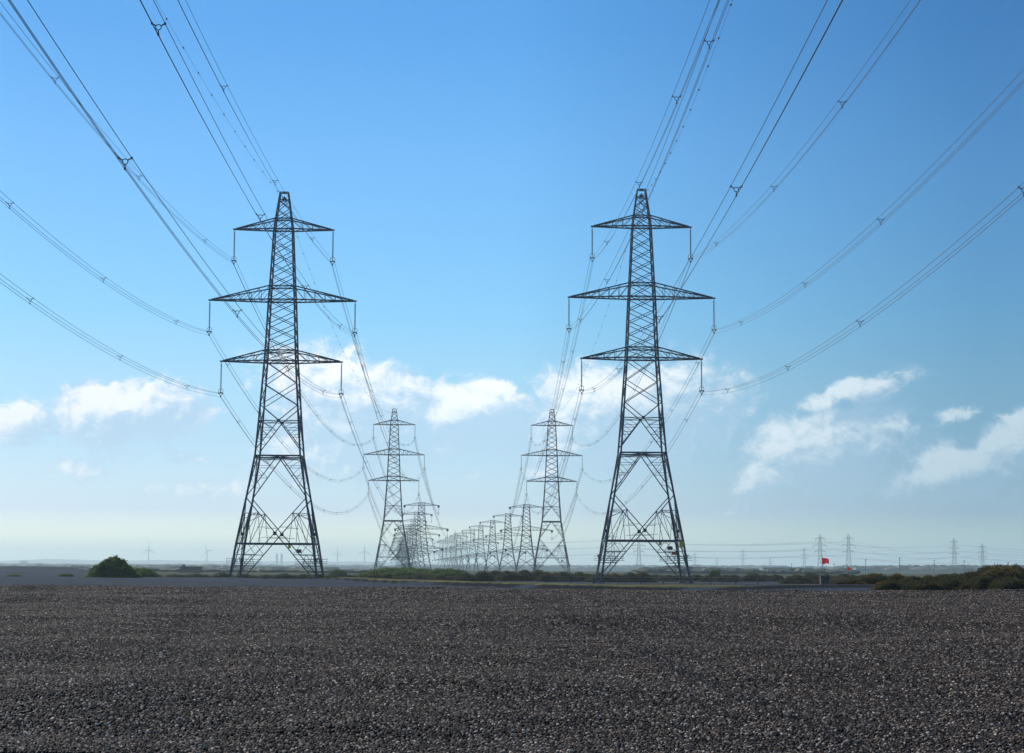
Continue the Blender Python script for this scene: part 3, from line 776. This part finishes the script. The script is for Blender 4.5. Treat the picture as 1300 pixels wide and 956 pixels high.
# earth wires with small diverter discs
dv = MB(); dv.tube([(0, -.16, 0), (0, -.1, 0), (0, 0, 0), (0, .1, 0), (0, .16, 0)], [.03, .06, .08, .06, .03], 8); dvm = dv.mesh('bird_diverter', MT['clamp'], smooth=True)
def earth(path, label, n, r):
    root = empty('earth_wire', path(0.)); tag(root, label, 'power line', 'beaded earth wires'); o0 = path(0.)
    mb = MB(); mb.tube([path(i_/60)-o0 for i_ in range(61)], r, 5); mb.build('conductor', MT['wire'], root, smooth=True)
    for i_ in range(1, n): link_obj('bird_diverter', dvm, root, path(i_/n)-o0)
for row, (s0, b0, a0) in (('L', (.025,-.078,2.8e-4)), ('R', (-.022,-.150,4.2e-4))):
    A = PY[row, 1]+Vector((0, 0, 50.0)); side = 'left' if row == 'L' else 'right'
    def pth(f, A=A, s0=s0, b0=b0, a0=a0):
        tt = f*250.; return A+Vector((s0*tt, -tt, b0*tt+a0*tt*tt))
    earth(pth, f'thin beaded earth wire rising overhead from the peak of the nearest {side} pylon', 26, .011)
    earth(sag_path(A, PY[row, 2]+Vector((0, 0, 50.0)), 2.4e-4), f'thin beaded earth wire sagging between the peaks of the two tall {side} pylons', 36, .012)

# ------------------------------------------------------------------ distant crossing line
fm = {}
def far_pylon(px, top, Y, label, tension=False):
    p = at(px, top, Y); H = p.z-gz(p.x, Y); key = tension
    if not fm:
        pass
    root = empty('pylon', (p.x, Y, gz(p.x, Y))); tag(root, label, 'pylon')
    mb = MB(); s = H/50.; wb = 4.6 if tension else 3.9
    prof = [(0, wb*s), (14*s, 2.7*s), (28*s, 1.9*s), (46*s, 1.2*s), (H, .4*s)]
    hw = lambda z: interp(z, prof)
    for sx in (-1, 1):
        for sy in (-1, 1):
            for (z0, _), (z1, _) in zip(prof, prof[1:]): mb.bar((sx*hw(z0), sy*hw(z0), z0), (sx*hw(z1), sy*hw(z1), z1), .34)
    zz = [0, 9, 16, 21, 26, 30, 34, 38, 42, 46]
    for z0, z1 in zip(zz, zz[1:]):
        for sy in (-1, 1):
            a, b_ = z0*s, z1*s
            mb.bar((-hw(a), sy*hw(a), a), (hw(b_), sy*hw(b_), b_), .2); mb.bar((hw(a), sy*hw(a), a), (-hw(b_), sy*hw(b_), b_), .2)
            mb.bar((-hw(b_), sy*hw(b_), b_), (hw(b_), sy*hw(b_), b_), .2)
    body = mb.build('tower_body', MT['steel'], root)
    for zc, ln in ((44, 6.4), (35, 9.2), (26.5, 7.6)):
        for sg in (-1, 1):
            m2 = MB(); za = (zc+1.7)*s; zc_ = zc*s
            for sy in (-1, 1):
                m2.bar((sg*hw(zc_), sy*hw(zc_), zc_), (sg*ln*s, 0, zc_), .38); m2.bar((sg*hw(za), sy*hw(za), za), (sg*ln*s, 0, zc_), .34)
            m2.build('crossarm', MT['steel'], root)
            m3 = MB(); m3.tube([(sg*ln*s, 0, zc_), (sg*ln*s, 0, zc_-(.6 if tension else 4)*s)], .22, 5); m3.build('insulator_string', MT['glass'], root)
    return root.location, s
FP = [(-100,681,2700,'off'),(778,676,2780,'hazy distant pylon seen through the left legs of the nearest right pylon'),(811,679,2950,'hazy distant pylon seen through the middle of the nearest right pylon'),
      (1041,678,2900,'hazy distant pylon directly behind the larger red flag'),(1077,678,2960,'hazy distant pylon directly behind the smaller red flag'),
      (1211,683,3150,'hazy distant wide legged pylon above the right thicket'),(1247,690,3300,'hazy distant pylon just right of the wide legged one'),
      (578,674,2750,'hazy distant pylon between the two pylon rows'),(882,701,5200,'faint tiny pylon close right of the nearest right pylon'),(910,708,6200,'faint tiny pylon, second right of the nearest right pylon'),
      (943,697,5000,'faint small pylon left of the long grey sheds'),(978,708,5600,'faint tiny pylon over the middle of the long grey sheds'),(1021,695,4300,'faint pylon left of the larger red flag')]
fp = {}
for (px, top, Y, lb) in FP:
    if lb == 'off': continue
    fp[px] = far_pylon(px, top, Y, lb, px == 1211)
def far_wires(a, b, lab):
    (A, sa), (B, sb) = a, b
    for zc, ln, nm in ((44, 6.4, 'upper'), (35, 9.2, 'middle'), (26.5, 7.6, 'lower')):
        for sg, nn in ((-1, 'rear'), (1, 'front')):
            pa = A+Vector((sg*ln*sa, 0, (zc-4)*sa)); pb = B+Vector((sg*ln*sb, 0, (zc-4)*sb))
            pt = sag_path(pa, pb, 2.2e-4); root = MB(); o0 = pt(0)
            root.tube([pt(i_/24)-o0 for i_ in range(25)], .085, 4)
            o = root.build('power_line', MT['wire']); o.location = o0
            tag(o, f'faint {nm} {nn} wires {lab}', 'power line', 'faint wires of the crossing line')
offl = (at(520, 722, 2700), 1.); offl[0].z = 0
offl2 = (at(470, 722, 3000), 1.); offl2[0].z = 0
offr = (at(1430, 722, 3200), .9); offr[0].z = 0; offr2 = (at(1500, 722, 3400), .9); offr2[0].z = 0
far_wires(offl, fp[778], 'left of the pylon behind the nearest right pylon')
far_wires(fp[778], fp[1041], 'ending left of the larger red flag')
far_wires(fp[811], fp[1077], 'ending at the smaller red flag')
far_wires(fp[1041], fp[1211], 'from the larger flag to the wide legged pylon')
far_wires(fp[1077], fp[1247], 'from the smaller flag to the last pylon')
far_wires(fp[1211], offr, 'right of the wide legged distant pylon')
far_wires(fp[1247], offr2, 'right of the last distant pylon')

# ------------------------------------------------------------------ wind turbines
def turbine(px, hub_y, Y, ang, label):
    p = at(px, hub_y, Y); root = empty('wind_turbine', (p.x, Y, 0)); H = p.z; tag(root, label, 'wind turbine', 'wind turbines on the horizon')
    mb = MB(); mb.tube([(0, 0, -1), (0, 0, H*.5), (0, 0, H)], [2.6, 2.1, 1.4], 12); mb.build('tower', MT['white'], root, True)
    mb = MB(); mb.box((0, 1.5, H+1), (3.6, 9, 3.4)); nac = mb.build('nacelle', MT['white'], root)
    for k in range(3):
        a = R(ang+120*k); mb = MB(); d = Vector((math.sin(a), 0, math.cos(a))); bl = H*.52; c0 = Vector((0, -4, H+1))
        mb.tube([c0+d*bl*f for f in (0, .1, .25, .6, 1)], [1.2, 1.3, 1.7, 1.0, .25], 6); mb.build('blade', MT['white'], root)
    mb = MB(); mb.tube([(0, -2.8, H+1), (0, -5.2, H+1), (0, -6, H+1)], [1.9, 1.7, .4], 8); mb.build('hub', MT['white'], root)
turbine(189, 698, 7200, 0, 'leftmost white wind turbine on the horizon, above the low green bush')
turbine(263, 699, 7200, -25, 'second white wind turbine from the left, above the brown building')
turbine(428.5, 702, 7600, 5, 'third white wind turbine from the left, right of the nearest left pylon')
turbine(463, 700, 7000, 0, 'rightmost white wind turbine, close left of the second left pylon')
def stack(px, top, Y, label):
    p = at(px, top, Y); mb = MB(); mb.tube([(0,0,0),(0,0,p.z*.5),(0,0,p.z)], [5,4.2,3.6], 12)
    root = empty('chimney_stack', (p.x, Y, 0)); tag(root, label, 'chimney')
    mb.build('shaft', MT['cream'], root, True)
    mb = MB(); mb.tube([(0,0,p.z-3),(0,0,p.z)], [4.4,4.4], 12); mb.build('rim', MT['cream'], root, True)
stack(351.6, 703, 7200, 'left one of the two pale hazy stacks seen through the nearest left pylon')
stack(357.6, 703, 7200, 'right one of the two pale hazy stacks seen through the nearest left pylon')

# ------------------------------------------------------------------ buildings
def building(name, label, px0, px1, top, Y, depth, wallm, roofm, nwin=0, rows_=1, gable=False, extra=None, zb=0.):
    a = at(px0, top, Y); b_ = at(px1, top, Y); cx = (a.x+b_.x)/2; W = b_.x-a.x; H = (a.z+b_.z)/2-zb
    root = empty(name, (cx, Y, zb)); tag(root, label, 'building')
    mb = MB(); mb.box((0, depth/2, H*.44-.3), (W, depth, H*.88+.6)); mb.build('wall', wallm, root)
    mb = MB(); n = len(mb.v)
    if gable:
        for x in (-W/2-.3, W/2+.3):
            mb.v += [Vector((x, -.3, H*.883)), Vector((x, depth+.3, H*.883)), Vector((x, depth/2, H))]
        for f in ((0,2,1),(3,4,5),(0,3,5,2),(1,2,5,4),(0,1,4,3)): mb.face(f)
    else: mb.box((0, depth/2, H*.945), (W+.6, depth+.6, H*.12))
    mb.build('roof', roofm, root)
    for r_ in range(rows_):
        for q in range(nwin):
            m2 = MB(); ww = W/nwin*.5; hh = H*.88/rows_*.45
            x = -W/2+W*(q+.5)/nwin; z = H*.88*(r_+.55)/rows_
            m2.box((x, -.06, z), (ww, .1, hh)); wd = m2.build('window', MT['roofd'], root)
            m3 = MB(); m3.box((x, -.13, z), (ww*.84, .04, hh*.84)); m3.build('pane', MT['window'], wd)
    return root, W, H
r_, W, H = building('house', 'low brown flat roofed building on the horizon left of the nearest left pylon', 228, 252, 719.2, 620, 8, MT['brick'], MT['roofd'], 2)
mb = MB(); mb.box((-W/2+.8, 3, H+.25), (.9, .9, .7)); mb.build('chimney', MT['brick'], r_)
building('tower_block', 'pale square tower block on the horizon at the far left', 25.5, 32.5, 711.8, 5200, 18, MT['cream'], MT['cream'], 4, 6)
building('tower_block', 'small pale block right of the square tower block', 45, 50, 714.5, 5400, 14, MT['cream'], MT['cream'], 3, 4)
building('house', 'tiny pale building beside the small pale block', 51.5, 54, 714.8, 5500, 9, MT['cream'], MT['roofd'], 2, 2)
building('warehouse', 'long low blue grey shed, left part of the range behind the fence', 935, 968, 721.2, 1450, 20, MT['shed'], MT['roofd'], 6, 1, True)
building('warehouse', 'long blue grey shed with a flat roof, the higher middle of the range', 968.4, 1028, 720.4, 1430, 24, MT['shed'], MT['shed'], 10)
building('warehouse', 'small white walled building at the right end of the long sheds', 1023, 1031, 720.6, 1380, 10, MT['white'], MT['shed'], 1)
building('warehouse', 'low building with a pale roof below the smaller red flag', 1064, 1088, 724.2, 1400, 16, MT['cream'], MT['white'], 4)
building('warehouse', 'wide grey building left of the blue tree belt', 1087, 1104, 720.8, 1900, 20, MT['shed'], MT['shed'], 5)
building('house', 'small building among the trees right of the nearest right pylon gap', 834, 841, 720.5, 2100, 12, MT['shed'], MT['roofd'], 2)

# dark concrete block on the shingle
a = at(1041.5, 745, 205); b_ = at(1051.5, 745, 205); cx = (a.x+b_.x)/2; z0 = gz(cx, 205); H = at(1046, 731, 205).z-z0
root = empty('concrete_block', (cx, 205, z0)); tag(root, 'dark upright concrete block standing on the shingle before the right bushes', 'concrete block')
mb = MB(); W = b_.x-a.x; mb.box((0, 0, H*.46-.1), (W, .8, H*.92+.2)); mb.build('body', MT['roofd'], root)
mb = MB(); mb.box((0, 0, H*.96), (W+.08, .9, H*.08)); mb.build('cap', MT['roofd'], root)

# poles with lamps / telegraph poles in the far right
for (px, top, Y, lb) in [(1099,710.5,1250,'slim dark pole nearest the smaller red flag'),(1142,708.5,1150,'taller slim pole with a head left of the wide legged pylon'),(1186,711.5,1300,'slim dark pole just left of the wide legged pylon'),
                         (1224,712,1250,'slim dark pole just right of the wide legged pylon'),(1280,714,1200,'slim dark pole over the tall gorse thicket'),(1005,716,1400,'short dark mast on the roof line of the long sheds'),(1059,716,1350,'slim pole between the two red flags')]:
    p = at(px, top, Y); root = empty('lamp_post', (p.x, Y, 0)); tag(root, lb, 'pole')
    mb = MB(); mb.tube([(0,0,0),(0,0,p.z)], [.22,.16], 6); mb.build('post', MT['wood'], root)
    mb = MB(); mb.box((0, 0, p.z), (1.0, .4, .35)); mb.build('head', MT['wood'], root)

# red flags
def flag(px0, px1, ytop, ybot, Y, label):
    a = at(px0, ytop, Y); b_ = at(px1, ybot, Y); W = b_.x-a.x; H = a.z-b_.z
    root = empty('flagpole', (a.x, Y, 0)); tag(root, label, 'flag')
    mb = MB(); mb.tube([(0,0,0),(0,0,a.z+.3)], [.04,.03], 6); mb.tube([(0,0,a.z+.28),(0,0,a.z+.44)], [.09,.07], 8); mb.build('pole', MT['wood'], root)
    n = 14; mb = MB()
    for side in (0, 1):
        for i_ in range(n+1):
            for j in range(5):
                u = i_/n; v = j/4
                mb.v.append(Vector((.05+u*W, .16*math.sin(u*9+v*1.2)*(.3+u)+.02*side, a.z-v*H*(1-.1*u)-u*H*.28*(1-v)-.05*H*math.sin(u*7))))
    k = (n+1)*5
    for i_ in range(n):
        for j in range(4):
            q = i_*5+j; mb.face((q, q+5, q+6, q+1)); mb.face((k+q, k+q+1, k+q+6, k+q+5))
    mb.build('flag', MT['red'], root, True)
MT['red'] = leaf_mat('red_flag_cloth', [(.2,(.70,.03,.03)),(.6,(.80,.04,.05)),(.9,(.85,.06,.06))], .5, .6)
flag(1043.3, 1052, 707.3, 716.2, 430, 'larger red flag flying from a pole before the hazy pylons')
flag(1075.6, 1080.2, 719.5, 724.3, 520, 'smaller red flag low on its pole right of the larger one')

# ------------------------------------------------------------------ fence
xs = [694,723.5,753,784,813,842,871,902,933,962,991.5]
root = None; P0 = at(694, 741, 204); root = empty('wire_fence', (P0.x, 204, 0)); tag(root, 'post and wire fence crossing the shingle by the nearest right pylon', 'fence')
tops = []
for q, px in enumerate(xs):
    Y = 212-q*.9; p = at(px, 741, Y); z = gz(p.x, Y); h = 1.05+.08*math.sin(q*2.1)
    mb = MB(); mb.bar((0, 0, -.2), (.03*math.sin(q), 0, h), .105); o = mb.build('post', MT['wood'], root); o.location = (p.x-P0.x, Y-204, z)
    tops.append(Vector((p.x-P0.x, Y-204, z)))
for hgt in (.35, .65, .95):
    mb = MB(); mb.tube([p+Vector((0, 0, hgt)) for p in tops], .012, 4); mb.build('strand', MT['wire'], root)
root = None; P0 = at(410, 733, 275); root = empty('picket_fence', (P0.x, 275, 0)); tag(root, 'short run of thin pickets right of the foot of the nearest left pylon', 'fence')
for q in range(12):
    p = at(411+q*2.6, 733, 275); z = gz(p.x, 275)
    mb = MB(); mb.bar((0, 0, -.1), (0, 0, 1.05), .07); o = mb.build('post', MT['wood'], root); o.location = (p.x-P0.x, 0, z)
mb = MB(); e = at(441, 733, 275); mb.bar((0, 0, .8+gz(P0.x, 275)), (e.x-P0.x, 0, .8+gz(e.x, 275)), .05); mb.build('rail', MT['wood'], root)

# ------------------------------------------------------------------ haze
HX, HY0, HY1, HT = 14500., -60., 13400., 112.
mb = MB(); mb.box((0, (HY0+HY1)/2, (HT-3)/2), (2*HX, HY1-HY0, HT+3)); 
hm = bpy.data.materials.new('haze'); hm.use_nodes = True; t = hm.node_tree; t.nodes.clear()
oo = t.nodes.new('ShaderNodeOutputMaterial'); pvn = t.nodes.new('ShaderNodeVolumePrincipled')
pvn.inputs['Color'].default_value = (.76,.95,1.0,1); pvn.inputs['Density'].default_value = 1.6e-4; pvn.inputs['Anisotropy'].default_value = .3
t.links.new(pvn.outputs[0], oo.inputs['Volume'])
ho = mb.build('haze', hm); tag(ho, 'thin pale sea haze filling the air to the horizon', 'haze', kind='stuff')
